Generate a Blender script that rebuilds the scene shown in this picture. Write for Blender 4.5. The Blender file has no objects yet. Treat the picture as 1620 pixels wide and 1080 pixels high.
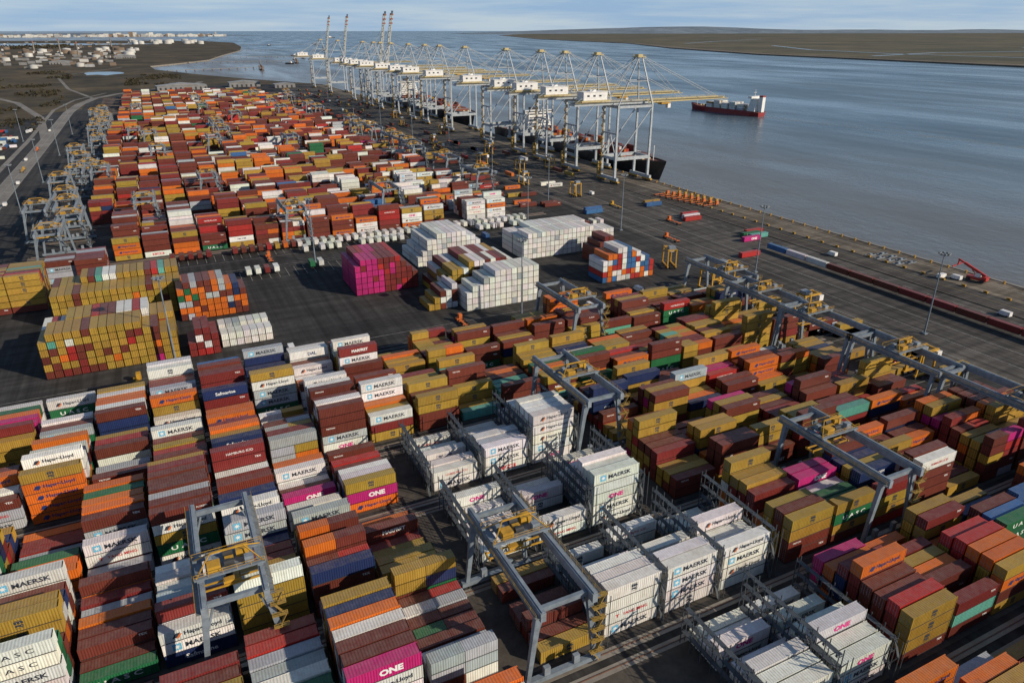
import bpy, math, random
import numpy as np
from mathutils import Vector, Matrix
random.seed(7); rng=np.random.RandomState(5)
scene=bpy.context.scene; COL=scene.collection
F_PX=1110.; CAMH=106.; PIT=math.atan(492/F_PX); YAW=math.atan(595/math.hypot(F_PX,492))
def proj(X,Y,Z):
    F=X*math.sin(YAW)+Y*math.cos(YAW); R=X*math.cos(YAW)-Y*math.sin(YAW); D=CAMH-Z
    zc=F*math.cos(PIT)+D*math.sin(PIT)
    if zc<1: return (-9999,-9999,1)
    return (810+F_PX*R/zc, 540-F_PX*(F*math.sin(PIT)-D*math.cos(PIT))/zc, zc)

# ---------------------------------------------------------------- materials
def newmat(name):
    m=bpy.data.materials.new(name); m.use_nodes=True; nt=m.node_tree
    return m,nt,nt.nodes['Principled BSDF']
def N(nt,t,**k):
    n=nt.nodes.new(t)
    for a,b in k.items(): setattr(n,a,b)
    return n
def mth(nt,op,a,b=None,c=None):
    n=nt.nodes.new('ShaderNodeMath'); n.operation=op
    for i,v in enumerate((a,b,c)):
        if v is None: continue
        if isinstance(v,(int,float)): n.inputs[i].default_value=v
        else: nt.links.new(v,n.inputs[i])
    return n.outputs[0]
def noise(nt,vec,scale,detail=4,rough=.55,sc=None):
    n=N(nt,'ShaderNodeTexNoise'); n.inputs['Scale'].default_value=scale
    n.inputs['Detail'].default_value=detail; n.inputs['Roughness'].default_value=rough
    if sc is not None:
        mp=N(nt,'ShaderNodeMapping'); mp.inputs['Scale'].default_value=sc
        nt.links.new(vec,mp.inputs[0]); vec=mp.outputs[0]
    nt.links.new(vec,n.inputs['Vector']); return n.outputs['Fac']
def ramp(nt,fac,stops):
    r=N(nt,'ShaderNodeValToRGB'); e=r.color_ramp.elements
    while len(e)<len(stops): e.new(.5)
    for el,(p,c) in zip(e,stops):
        el.position=p; el.color=(c if len(c)==4 else (*c,1)) if not isinstance(c,(int,float)) else (c,c,c,1)
    nt.links.new(fac,r.inputs[0]); return r.outputs[0]
def mulcol(nt,a,b,fac=1.,mode='MULTIPLY'):
    n=N(nt,'ShaderNodeMix',data_type='RGBA',blend_type=mode)
    if isinstance(fac,(int,float)): n.inputs[0].default_value=fac
    else: nt.links.new(fac,n.inputs[0])
    for i,v in ((6,a),(7,b)):
        if isinstance(v,tuple): n.inputs[i].default_value=(*v,1) if len(v)==3 else v
        else: nt.links.new(v,n.inputs[i])
    return n.outputs[2]
def paint(name,col,rough=.5,metal=0.,dirt=.35,scale=.6):
    m,nt,b=newmat(name)
    g=N(nt,'ShaderNodeNewGeometry')
    f=noise(nt,g.outputs['Position'],scale,5,.65)
    r=ramp(nt,f,[(.3,(1-dirt,1-dirt*1.05,1-dirt*1.1)),(.62,(1.05,1.05,1.05))])
    c=mulcol(nt,tuple(col),r)
    nt.links.new(c,b.inputs['Base Color']); b.inputs['Roughness'].default_value=rough; b.inputs['Metallic'].default_value=metal
    return m
M_STEEL=paint('crane_grey_paint',(.18,.22,.26))
M_LSTEEL=paint('light_steel_paint',(.23,.27,.31))
M_QC=paint('quay_crane_paint',(.38,.42,.45))
M_CREAM=paint('boom_cream_paint',(.50,.41,.20))
M_WHITE=paint('white_paint',(.72,.72,.70),dirt=.2)
M_YEL=paint('machine_yellow',(.50,.28,.03))
M_YDK=paint('rail_yellow',(.34,.22,.05))
M_GAL=paint('rail_grey',(.20,.22,.23))
M_DARK=paint('dark_rubber_steel',(.03,.03,.032),.7)
M_RED=paint('red_paint',(.42,.035,.025))
M_BAND=paint('boom_red_band',(.30,.08,.06))
M_HULLR=paint('hull_red',(.26,.02,.02),.45)
M_HULLB=paint('hull_dark',(.03,.028,.03),.45)
M_GLASS,_nt,_b=newmat('cab_glass'); _b.inputs['Base Color'].default_value=(.02,.03,.04,1); _b.inputs['Roughness'].default_value=.08
M_RACK=paint('rack_galvanised',(.06,.072,.085),.55)
M_CONC=paint('concrete',(.24,.22,.19),.85,scale=.15)
M_RUST=paint('rusty_steel',(.16,.08,.05),.8)
M_ORG=paint('orange_paint',(.6,.15,.03))
M_ROOF=paint('shed_roof',(.34,.35,.35),.6,scale=.05)
M_WALL=paint('shed_wall',(.20,.20,.20),.6,scale=.05)
M_TANK=paint('tank_white',(.55,.55,.52),.6,scale=.03)
M_TANKR=paint('tank_rust',(.20,.15,.11),.8,scale=.03)
M_DECK=paint('ship_deck',(.20,.07,.045),.8)

def ground_mat(name,c1,c2,c3=None,s1=.02,s2=.3,rough=.9,tracks=False,lo=.72):
    m,nt,b=newmat(name); g=N(nt,'ShaderNodeNewGeometry'); P=g.outputs['Position']
    f=noise(nt,P,s1,6,.6); st=[(.36,c1),(.6,c2)]
    if c3: st.append((.75,c3))
    c=ramp(nt,f,st)
    f2=noise(nt,P,s2,4,.7); c=mulcol(nt,c,ramp(nt,f2,[(.3,lo),(.7,1.18)]))
    if tracks:
        f3=noise(nt,P,.35,3,.6,(1,.02,1)); c=mulcol(nt,c,ramp(nt,f3,[(.38,.6),(.6,1.12)]))
        f4=noise(nt,P,.25,3,.6,(.03,1,1)); c=mulcol(nt,c,ramp(nt,f4,[(.38,.7),(.6,1.1)]))
    nt.links.new(c,b.inputs['Base Color']); b.inputs['Roughness'].default_value=rough
    b.inputs['Specular IOR Level'].default_value=.25
    return m
M_ASPH=ground_mat('asphalt',(.030,.030,.031),(.056,.054,.051),(.09,.085,.08),.015,.25,tracks=True)
M_APRON=ground_mat('quay_concrete',(.058,.054,.049),(.105,.097,.087),(.15,.137,.12),.02,.2,tracks=True)
M_EDGE=ground_mat('quay_edge_concrete',(.12,.10,.075),(.20,.17,.13),(.24,.21,.17),.03,.3,tracks=True)
M_BED=ground_mat('yard_slab',(.04,.036,.032),(.085,.074,.062),None,.06,.5)
M_MARSH=ground_mat('marsh_grass',(.04,.034,.02),(.11,.082,.043),(.17,.13,.075),.0055,.03,lo=.5)
M_FIELD=ground_mat('far_field',(.065,.065,.04),(.13,.11,.065),(.18,.145,.09),.0013,.006,lo=.7)
M_ROAD=ground_mat('road_surface',(.17,.16,.145),(.24,.225,.20),None,.02,.2)
M_MUD=ground_mat('mud_shore',(.12,.10,.08),(.19,.16,.12),None,.01,.1)
M_LINE=paint('line_white',(.34,.34,.32),.8,dirt=.6)
M_LINEY=paint('line_yellow',(.33,.24,.06),.8,dirt=.6)
M_POND,_nt,_b=newmat('pond_water'); _b.inputs['Base Color'].default_value=(.05,.07,.09,1); _b.inputs['Roughness'].default_value=.15
M_HILL=ground_mat('hazed_far_hill',(.13,.17,.21),(.18,.225,.27),None,.0006,.003)  # blue distance haze is painted into the hill colours

def cont_mat(name,stuff):
    m,nt,b=newmat(name); g=N(nt,'ShaderNodeNewGeometry'); P=g.outputs['Position']
    if stuff:
        a=N(nt,'ShaderNodeAttribute'); a.attribute_name='Col'; c=a.outputs['Color']
        uv=N(nt,'ShaderNodeUVMap'); uv.uv_map='UVMap'
        s=N(nt,'ShaderNodeSeparateXYZ'); nt.links.new(uv.outputs[0],s.inputs[0]); u,v=s.outputs[0],s.outputs[1]
        w=mth(nt,'SINE',mth(nt,'MULTIPLY',u,14.0))
        c=mulcol(nt,c,ramp(nt,mth(nt,'MULTIPLY_ADD',w,.5,.5),[(.15,.80),(.5,1.05)]))  # shade of the corrugation grooves painted into the colour as dark ripples
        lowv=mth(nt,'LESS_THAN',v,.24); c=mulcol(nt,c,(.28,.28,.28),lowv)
        isend=mth(nt,'MULTIPLY',mth(nt,'GREATER_THAN',u,15),mth(nt,'LESS_THAN',u,30))
        rod=mth(nt,'GREATER_THAN',mth(nt,'SINE',mth(nt,'MULTIPLY',u,9.5)),.8)
        c=mulcol(nt,c,(.6,.6,.6),mth(nt,'MULTIPLY',isend,rod))
        ed=mth(nt,'MULTIPLY',isend,mth(nt,'GREATER_THAN',mth(nt,'ABSOLUTE',mth(nt,'SUBTRACT',u,21.22)),1.11)); c=mulcol(nt,c,(.35,.35,.35),ed)
        e0=mth(nt,'LESS_THAN',u,.14); c=mulcol(nt,c,(.45,.45,.45),e0)
        rf=mth(nt,'MULTIPLY',mth(nt,'GREATER_THAN',u,35),mth(nt,'GREATER_THAN',mth(nt,'ABSOLUTE',mth(nt,'SUBTRACT',v,6.2)),1.12)); c=mulcol(nt,c,(.4,.4,.4),rf)
        bp=N(nt,'ShaderNodeBump'); bp.inputs['Strength'].default_value=.4; bp.inputs['Distance'].default_value=.04
        nt.links.new(w,bp.inputs['Height']); nt.links.new(bp.outputs[0],b.inputs['Normal'])
    else:
        o=N(nt,'ShaderNodeObjectInfo'); c=o.outputs['Color']
    st=noise(nt,P,.5,4,.7,(3,3,.5)); c=mulcol(nt,c,ramp(nt,st,[(.3,(.84,.83,.81)),(.6,(1.03,1.03,1.03))]))
    f=noise(nt,P,.22,5,.7); c=mulcol(nt,c,(.72,.66,.60),ramp(nt,f,[(.48,0.),(.75,.7)]))
    sp=noise(nt,P,2.6,3,.7); c=mulcol(nt,c,(.35,.22,.16),ramp(nt,sp,[(.72,0.),(.78,.6)]))
    sn=N(nt,'ShaderNodeSeparateXYZ'); nt.links.new(g.outputs['Normal'],sn.inputs[0])
    up=mth(nt,'MULTIPLY',mth(nt,'GREATER_THAN',sn.outputs[2],.8),ramp(nt,noise(nt,P,.7,4,.7),[(.35,.05),(.7,.25)]))
    c=mulcol(nt,c,(.30,.26,.22),up,'MIX')
    nt.links.new(c,b.inputs['Base Color']); b.inputs['Roughness'].default_value=.48
    b.inputs['Specular IOR Level'].default_value=.35
    return m
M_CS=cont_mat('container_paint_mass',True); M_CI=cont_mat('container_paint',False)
M_LET,_nt,_b=newmat('lettering_paint'); _a=N(_nt,'ShaderNodeAttribute'); _a.attribute_name='Col'
_nt.links.new(_a.outputs['Color'],_b.inputs['Base Color']); _b.inputs['Roughness'].default_value=.6

# water
M_WATER,nt,b=newmat('river_water'); g=N(nt,'ShaderNodeNewGeometry'); P=g.outputs['Position']
sx=N(nt,'ShaderNodeSeparateXYZ'); nt.links.new(P,sx.inputs[0])
c=ramp(nt,noise(nt,P,.0016,5,.6,(1.6,.6,1)),[(.36,(.05,.09,.125)),(.64,(.10,.15,.185))])
near=ramp(nt,mth(nt,'DIVIDE',mth(nt,'ADD',sx.outputs[0],mth(nt,'MULTIPLY',noise(nt,P,.006,4,.6),260)),900),[(.50,1.),(1.0,0.)])
c=mulcol(nt,c,(.135,.12,.098),near,'MIX')
nt.links.new(c,b.inputs['Base Color'])
rr=ramp(nt,noise(nt,P,.003,5,.65,(2.6,.5,1)),[(.38,.16),(.62,.36)]); nt.links.new(rr,b.inputs['Roughness'])
b.inputs['IOR'].default_value=1.33
h1=noise(nt,P,.22,4,.6,(1,.55,1)); h2=noise(nt,P,.03,3,.6)
hh=mth(nt,'ADD',h1,mth(nt,'MULTIPLY',h2,1.6))
bp=N(nt,'ShaderNodeBump'); bp.inputs['Strength'].default_value=.3; bp.inputs['Distance'].default_value=1.2
nt.links.new(hh,bp.inputs['Height']); nt.links.new(bp.outputs[0],b.inputs['Normal'])

# ---------------------------------------------------------------- mesh builder
class MB:
    def __init__(s): s.v=[]; s.f=[]; s.m=[]
    def quad8(s,pts,mi=0):
        n=len(s.v); s.v+=[tuple(p) for p in pts]
        for q in ((0,3,2,1),(4,5,6,7),(0,1,5,4),(1,2,6,5),(2,3,7,6),(3,0,4,7)):
            s.f.append(tuple(n+i for i in q)); s.m.append(mi)
        return s
    def box(s,x0,x1,y0,y1,z0,z1,mi=0):
        return s.quad8([(x0,y0,z0),(x1,y0,z0),(x1,y1,z0),(x0,y1,z0),(x0,y0,z1),(x1,y0,z1),(x1,y1,z1),(x0,y1,z1)],mi)
    def beam(s,p,q,w,h=None,mi=0,w2=None):
        h=h or w; p=Vector(p);q=Vector(q);d=(q-p).normalized()
        ref=Vector((0,0,1)) if abs(d.z)<.9 else Vector((0,1,0))
        a=d.cross(ref).normalized(); bb=a.cross(d).normalized(); k=(w2/w) if w2 else 1
        A=a*w/2;B=bb*h/2
        return s.quad8([p-A-B,p+A-B,p+A+B,p-A+B,q-(A+B)*k,q+(A-B)*k,q+(A+B)*k,q+(B-A)*k],mi)
    def cyl(s,p,q,r,n=8,mi=0,r2=None):
        p=Vector(p);q=Vector(q);d=(q-p).normalized(); r2=r if r2 is None else r2
        ref=Vector((0,0,1)) if abs(d.z)<.9 else Vector((0,1,0))
        a=d.cross(ref).normalized(); bb=a.cross(d).normalized(); k=len(s.v)
        for i in range(n):
            t=2*math.pi*i/n; o=a*math.cos(t)+bb*math.sin(t); s.v.append(tuple(p+o*r)); s.v.append(tuple(q+o*r2))
        for i in range(n):
            j=(i+1)%n; s.f.append((k+2*i,k+2*j,k+2*j+1,k+2*i+1)); s.m.append(mi)
        s.f.append(tuple(k+2*i for i in range(n))[::-1]); s.m.append(mi)
        s.f.append(tuple(k+2*i+1 for i in range(n))); s.m.append(mi)
        return s
    def rail(s,p,q,h=1.1,step=3.,r=.05,mi=0):
        p=Vector(p);q=Vector(q);L=(q-p).length; n=max(1,int(L/step))
        for z in (h,h*.55): s.beam(p+Vector((0,0,z)),q+Vector((0,0,z)),r*1.6,r*1.6,mi)
        for i in range(n+1):
            c=p.lerp(q,i/n); s.beam(c,c+Vector((0,0,h)),r*1.6,r*1.6,mi)
        return s
    def poly(s,pts,mi=0):
        n=len(s.v); s.v+=list(pts); s.f.append(tuple(range(n,n+len(pts)))); s.m.append(mi); return s
    def mesh(s,name,mats):
        me=bpy.data.meshes.new(name); me.from_pydata(s.v,[],s.f); me.update()
        for m in mats: me.materials.append(m)
        me.polygons.foreach_set('material_index',s.m); return me
def addobj(name,data,parent=None,loc=(0,0,0),**pr):
    o=bpy.data.objects.new(name,data); o.location=loc; COL.objects.link(o)
    if parent: o.parent=parent
    for k,v in pr.items(): o[k]=v
    return o
def part(name,mb,mats,parent,**pr): return addobj(name,mb.mesh(name,mats),parent,**pr)
def thing(name,mb,mats,loc=(0,0,0),rz=0,**pr):
    o=addobj(name,mb.mesh(name,mats) if mb else None,None,loc,**pr); o.rotation_euler=(0,0,rz); return o
def copy_thing(src,loc,rz=0,**pr):
    o=src.copy(); COL.objects.link(o); o.location=loc; o.rotation_euler=(0,0,rz)
    for k,v in pr.items(): o[k]=v
    for ch in src.children:
        c=ch.copy(); COL.objects.link(c); c.parent=o
        for g2 in ch.children:
            d=g2.copy(); COL.objects.link(d); d.parent=c
    return o
def struct(name,mb,mats): return addobj(name,mb.mesh(name,mats),None,kind='structure')
def slab(mb,pts,z,zb,mi=0,ms=1):
    n=len(pts); mb.poly([(x,y,z) for x,y in pts],mi)
    for i in range(n):
        a=pts[i];c=pts[(i+1)%n]; mb.poly([(a[0],a[1],zb),(c[0],c[1],zb),(c[0],c[1],z),(a[0],a[1],z)],ms)
def strip(mb,cl,hw,z,mi=0):
    P_=[Vector((x,y,0)) for x,y in cl]; L=[];R=[]
    for i,p in enumerate(P_):
        d=(P_[min(i+1,len(P_)-1)]-P_[max(i-1,0)]).normalized(); s=Vector((-d.y,d.x,0))*(hw if not isinstance(hw,(list,tuple)) else hw[i])
        L.append(p+s);R.append(p-s)
    for i in range(len(P_)-1):
        mb.poly([(R[i].x,R[i].y,z),(R[i+1].x,R[i+1].y,z),(L[i+1].x,L[i+1].y,z),(L[i].x,L[i].y,z)],mi)

# ---------------------------------------------------------------- setting
S=90000
struct('river_water',MB().poly([(-S,-S,-4),(S,-S,-4),(S,S,-4),(-S,S,-4)]),[M_WATER])
land=[(338,-3000),(338,1620),(300,1700),(210,1900),(120,2150),(30,2450),(20,2700),(120,2900),(235,3177),(330,3700),(516,4594),(640,5600),(787,7415),(622,8865),(-600,9800),(-8000,9000),(-30000,9000),(-30000,-3000)]
m=MB(); slab(m,land,-.1,-9); struct('ground',m,[M_MARSH,M_CONC])
m=MB().poly([(-92,-300,-.05),(337.9,-300,-.05),(337.9,1618,-.05),(150,1700,-.05),(-30,1560,-.05),(-92,1350,-.05)]); struct('port_pavement',m,[M_ASPH])
m=MB().poly([(-165,400,-.07),(-92.1,400,-.07),(-92.1,1250,-.07),(-130,1200,-.07),(-175,1050,-.07)]); struct('lorry_park_pavement',m,[M_ASPH])
m=MB().poly([(236,-300,0),(316,-300,0),(316,1600,0),(236,1600,0)]); struct('quay_apron',m,[M_APRON])
m=MB().poly([(316.05,-300,0),(337.8,-300,0),(337.8,1600,0),(316.05,1600,0)]); m.box(299.2,299.8,-300,430,.004,.35,0); m.box(315.7,316.3,-300,430,.004,.12,0); struct('quay_edge_strip',m,[M_EDGE])
far=[(2400,-6000),(2470,0),(2546,1451),(2607,2010),(2682,2765),(3129,4029),(3900,5600),(4713,8865),(7500,16000),(14000,26000),(60000,30000),(60000,-6000)]
m=MB(); slab(m,far,1.,-9); struct('far_shore_mud',m,[M_MUD,M_MUD])
m=MB().poly([(x+70+(i%3)*25,y-(20 if i>4 else 0),1.4) for i,(x,y) in enumerate(far)]); struct('far_shore_field',m,[M_FIELD])
m=MB()
for cl in [[(3000,1000),(3300,1700),(3250,2400),(3500,3200),(4200,4200)],[(3600,800),(4000,1900),(5200,3000)],[(2900,2300),(3600,2500),(5000,2400)],[(4200,5200),(5200,6000),(7000,7200)]]: strip(m,cl,14,1.7)
struct('marsh_creek',m,[M_POND])
def ridge(name,x0,y0,x1,y1,h,seed,n=90,depth=3000):
    r=random.Random(seed); mb=MB(); d=Vector((x1-x0,y1-y0,0)); nn=Vector((-d.y,d.x,0)).normalized()
    if nn.y<0: nn=-nn
    ph=[r.uniform(0,6.28) for _ in range(5)]
    rows=[]
    for i in range(n+1):
        t=i/n; p=Vector((x0,y0,0))+d*t
        hh=h*(.55+.25*math.sin(t*7+ph[0])+.13*math.sin(t*19+ph[1])+.06*math.sin(t*47+ph[2])+r.uniform(-.02,.02))*min(1,6*t+.05,6*(1-t)+.05)
        k=len(mb.v); mb.v+=[tuple(p+Vector((0,0,-3))),tuple(p+nn*depth*.5+Vector((0,0,hh*.75))),tuple(p+nn*depth+Vector((0,0,hh)))]; rows.append(k)
    for i in range(n):
        a,c=rows[i],rows[i+1]
        for j in (0,1): mb.f.append((a+j,c+j,c+j+1,a+j+1)); mb.m.append(0)
    struct(name,mb,[M_HILL])
ridge('far_hill_range',9000,21000,60000,14000,260,1)
ridge('far_low_hills',-14000,13500,2500,17500,95,2)
RD_=[(-106,60),(-106,500),(-105,900),(-106,1200),(-100,1330),(-84,1440),(-50,1530),(10,1620),(90,1720),(110,1820)]
m=MB(); strip(m,RD_,6.5,-.04); strip(m,[(-106,900),(-135,1150),(-190,1400),(-300,1700),(-420,2400),(-500,3300)],4.5,-.045); strip(m,[(-85,1440),(-140,1700),(-200,2200),(-60,2650)],3,-.047); strip(m,[(-106,560),(-300,600),(-800,900)],4,-.043)
strip(m,[(-122,300),(-122,900),(-128,1250),(-112,1420),(-70,1560)],2.2,-.044)
struct('perimeter_road',m,[M_ROAD])
m=MB()
for o in (-6,0,6): strip(m,[(x+o,y) for x,y in RD_],.15,-.02)
struct('road_markings',m,[M_LINE])
m=MB()
for (x,y,a,bx,sd) in [(-420,1500,60,26,1),(-560,1800,90,40,2),(-330,1900,40,60,3),(-700,2300,200,80,4),(-300,1250,30,18,5),(-900,7200,900,500,6),(-2200,6400,1200,600,7),(-100,2300,60,90,8),(-480,1150,50,20,9)]:
    r=random.Random(sd); m.poly([(x+a*math.cos(t*.449)*(1+r.uniform(-.3,.3)),y+bx*math.sin(t*.449)*(1+r.uniform(-.3,.3)),-.06) for t in range(14)])
struct('marsh_pond',m,[M_POND])

BL0=[19+29*i for i in range(7)]
FB0=[386+29*i for i in range(36)]
m=MB()
for y in BL0: m.poly([(-91,y+3.6,-.02),(203,y+3.6,-.02),(203,y+27.4,-.02),(-91,y+27.4,-.02)])
for y in FB0: m.poly([(-50,y+3.6,-.02),(193,y+3.6,-.02),(193,y+27.4,-.02),(-50,y+27.4,-.02)])
struct('yard_bed',m,[M_BED])
m=MB()
for y in BL0+[222]+FB0+[FB0[-1]+29]:
    x0,x1=(-91,212) if y<250 else (-70,212)
    for o in (-2.0,1.4):
        m.box(x0,x1,y+o-.9,y+o+.9,-.045,.02,0); m.box(x0,x1,y+o-.08,y+o+.08,.024,.17,1)
struct('crane_rail_track',m,[M_CONC,M_RUST])
m=MB()
for x in (304,334): m.box(x-.12,x+.12,-300,1600,.004,.05,0)
struct('quay_crane_rail',m,[M_RUST])
m=MB()
def ln(x0,x1,y0,y1,mi=0,z=.012): m.poly([(x0,y0,z),(x1,y0,z),(x1,y1,z),(x0,y1,z)],mi)
for x in (240,252,264,309,329.6): ln(x-.14,x+.14,-200,1500,1 if x in(309,) else 0)
for i in range(110):
    y=-100+i*12; ln(284,284.3,y,y+5); ln(292,292.3,y,y+5)
for i in range(46):
    y=-20+i*5.2
    if y<225: ln(206,222,y,y+.22)
for i in range(200):
    y=390+i*5.2; ln(200,214,y,y+.22)
for i in range(48): ln(-10+i*4.2,-9.8+i*4.2,368,380)
for i in range(30): ln(-10+i*4.2,-9.8+i*4.2,330,344)
for y in (228,231,241,346,349,365,383): ln(-88,210,y,y+.2,0)
struct('pavement_marking',m,[M_LINE,M_LINEY])
m=MB(); m.box(336.8,338.6,-300,1618,-5,.35,0); struct('quay_coping',m,[M_CONC])

# ---------------------------------------------------------------- container colours and lettering
CC={'brown':(.145,.034,.023),'maroon':(.20,.028,.026),'mustard':(.37,.235,.04),'orange':(.60,.14,.018),'white':(.72,.72,.69),'grey':(.40,.44,.47),
'magenta':(.46,.022,.16),'navy':(.016,.03,.10),'blue':(.04,.13,.31),'green':(.02,.14,.058),'red':(.38,.028,.025),'teal':(.11,.36,.29)}
DK=(.03,.04,.06); NV=(.015,.03,.12); WH=(.75,.75,.73); MG=(.55,.02,.2); RD=(.5,.03,.03); SK=(.12,.42,.62)
LET={}
def text_mesh(body,width,height,z0,x0,col,bold=.02,spacing=1.):
    cu=bpy.data.curves.new('t','FONT'); cu.body=body; cu.size=1; cu.resolution_u=2; cu.offset=bold; cu.space_character=spacing
    ob=bpy.data.objects.new('t',cu); COL.objects.link(ob)
    dg=bpy.context.evaluated_depsgraph_get(); me=bpy.data.meshes.new_from_object(ob.evaluated_get(dg))
    v=np.array([x.co[:] for x in me.vertices]); fs=[tuple(p.vertices) for p in me.polygons]
    bpy.data.objects.remove(ob); bpy.data.curves.remove(cu); bpy.data.meshes.remove(me)
    mn=v.min(0);mx=v.max(0); sx=width/(mx[0]-mn[0]); sz=height/(mx[1]-mn[1])
    out=np.zeros((len(v),3)); out[:,0]=(v[:,0]-(mn[0]+mx[0])/2)*sx+x0; out[:,2]=(v[:,1]-(mn[1]+mx[1])/2)*sz+z0
    return out,fs,[col]*len(v)
def polym(pts,col,y=0): return np.array([(x,y,z) for x,z in pts]),[tuple(range(len(pts)))],[col]*len(pts)
def reg(key,*parts):
    V=[];Fc=[];C=[];n=0
    for v,f,c in parts:
        V.append(v); Fc+=[tuple(i+n for i in q) for q in f]; C+=list(c); n+=len(v)
    LET[key]=(np.concatenate(V),Fc,np.array(C))
def star(cx,cz,r,col):
    return polym([(cx+(r if i%2 else r*.42)*math.cos(i*math.pi/7+.2),cz+(r if i%2 else r*.42)*math.sin(i*math.pi/7+.2)) for i in range(14)],col,-.012)
def sq(cx,cz,w,h,col,y=0): return polym([(cx-w/2,cz-h/2),(cx+w/2,cz-h/2),(cx+w/2,cz+h/2),(cx-w/2,cz+h/2)],col,y)
reg('maersk',sq(-3.7,1.45,1.5,1.5,SK),star(-3.7,1.45,.62,WH),text_mesh('MAERSK',6.2,1.1,1.45,.8,DK,.03))
for nm,cl_ in (('hapag',NV),('hapagw',DK)):
    reg(nm,text_mesh('Hapag-Lloyd',6.4,1.2,1.4,1.1,cl_,.03),polym([(-4.1,.95),(-3.2,.95),(-2.6,1.95),(-3.5,1.95)],cl_),polym([(-3.5,.8),(-3.0,.8),(-2.4,1.7),(-2.8,1.7)],(.6,.15,.03) if nm=='hapagw' else cl_,-.01))
reg('one',text_mesh('ONE',4.0,1.35,1.4,1.,WH,.05)); reg('onew',text_mesh('ONE',4.0,1.25,1.4,0,MG,.05))
reg('msc',text_mesh('m',1.35,.62,1.85,0,DK,.06),text_mesh('sc',1.3,.62,1.08,0,DK,.06),sq(0,.62,1.3,.08,DK),sq(0,2.3,1.3,.08,DK))
reg('uasc',text_mesh('U A S C',7.0,1.1,1.45,0,WH,.02)); reg('uascw',text_mesh('U A S C',6.4,.95,1.45,0,DK,.01))
reg('yang',text_mesh('YANG MING',5.6,.75,1.5,.6,RD,.02),text_mesh('T',.8,.75,1.5,-3.4,RD,.05))
reg('hsud',text_mesh('HAMBURG SÜD',6.2,.8,1.5,.3,WH,.01)); reg('hsudw',text_mesh('HAMBURG SÜD',6.,.75,1.5,.3,RD,.01))
reg('kline',sq(0,1.45,5.4,1.1,RD),(lambda t:(t[0]+np.array([0,-.012,0]),t[1],t[2]))(text_mesh('K LINE',4.4,.7,1.45,0,WH,.04)))
reg('cma',text_mesh('CMA CGM',4.4,.7,1.5,0,WH,.03)); reg('cmaw',text_mesh('CMA CGM',4.4,.7,1.5,0,NV,.03))
reg('marf',text_mesh('MARFRET',5.2,1.0,1.55,.5,WH,.04)); reg('dal',text_mesh('DAL',2.8,1.1,1.45,1.,NV,.04))
reg('saf',text_mesh('Safmarine',5.4,1.0,1.45,0,WH,.02)); reg('tex',text_mesh('TEX',1.5,.5,2.0,4.3,WH,.02)); reg('triton',text_mesh('TRITON',2.4,.42,2.05,-3.6,WH,.02)); reg('flor',text_mesh('FLORENS',2.2,.4,2.05,4.,WH,.01))
BR={'white':[('maersk',.36),('hapagw',.27),('onew',.08),('yang',.04),('cmaw',.03),('msc',.06),('hsudw',.02),('uascw',.03),('kline',.02),('dal',.015),(None,.075)],
'grey':[('maersk',.85),('yang',.08),(None,.07)],'mustard':[('msc',.8),(None,.2)],'orange':[('hapag',.9),(None,.1)],'magenta':[('one',.97),(None,.03)],
'green':[('uasc',.85),(None,.15)],'navy':[('cma',.15),('saf',.1),(None,.75)],'blue':[('saf',.3),(None,.7)],'red':[('hsud',.35),(None,.65)],
'brown':[('tex',.3),('triton',.18),('flor',.15),('marf',.03),(None,.34)],'maroon':[('hsud',.07),('tex',.2),('marf',.05),(None,.68)],'teal':[(None,1.)]}
def pick(w):
    r=random.random()*sum(x[1] for x in w)
    for k,p in w:
        r-=p
        if r<=0: return k
    return w[-1][0]
W_L=[('brown',.25),('maroon',.09),('white',.21),('grey',.09),('mustard',.11),('orange',.15),('navy',.03),('green',.045),('red',.03),('magenta',.012),('blue',.005)]
W_R=[('mustard',.32),('brown',.31),('maroon',.10),('orange',.13),('red',.025),('white',.03),('magenta',.018),('green',.02),('navy',.02),('teal',.015),('grey',.02)]
W_F=[('brown',.37),('maroon',.12),('mustard',.19),('orange',.15),('white',.09),('grey',.04),('blue',.01),('red',.025),('green',.008),('magenta',.002),('navy',.015)]
W_FW=[('white',.6),('brown',.15),('mustard',.12),('orange',.08),('grey',.05)]
W_RF=[('white',.95),('grey',.05)]
C=[]
def add(cx,cy,z,L,h,ax,col,front=True,top=True,brand=True): C.append([cx,cy,z,L,h,ax,col,front,top,brand])
def fill_bay(x,y0,hs,w,rows=8,L=12.19,two=None):
    tops=[];prevz=-1;lastcols=[]
    for r in range(rows):
        n=hs[r]; cy=y0+4.5+2.75*r+1.22; z=.05; cols=[]
        for t in range(n):
            if cols and random.random()<.38: c_=cols[-1]
            elif tops and random.random()<.22 and lastcols and t<len(lastcols): c_=lastcols[t]
            else: c_=pick(w)
            cols.append(c_)
            h=2.896 if random.random()<.7 else 2.591
            tp=(t==n-1); fr=(z+1.5>prevz); dx=random.uniform(-.12,.12)
            if two and random.random()<.8:
                add(x+3.03,cy,z,6.06,2.591,0,c_,fr,tp,False); add(x+9.16,cy,z,6.06,2.591,0,pick(w),fr,tp,False); h=2.591
            else: add(x+6.1+dx,cy,z,L,h,0,c_,fr,tp)
            z+=h+.02
        prevz=z; tops.append(z); lastcols=cols
def heights(base,rows=8,lo=1,hi=5):
    out=[];h=base
    for r in range(rows):
        q=random.random()
        if q<.5: h=base+random.choice([-1,0,0,1])
        elif q<.66: h=base-2
        out.append(max(lo,min(hi,h)))
    return out
RACKS=[]
def yard(k,xs,w,base,hi=5,two=.08):
    y0=19+29*(k+2)
    for x in xs: fill_bay(x,y0,heights(random.choice(base),hi=hi),w,two=(random.random()<two))
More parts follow.
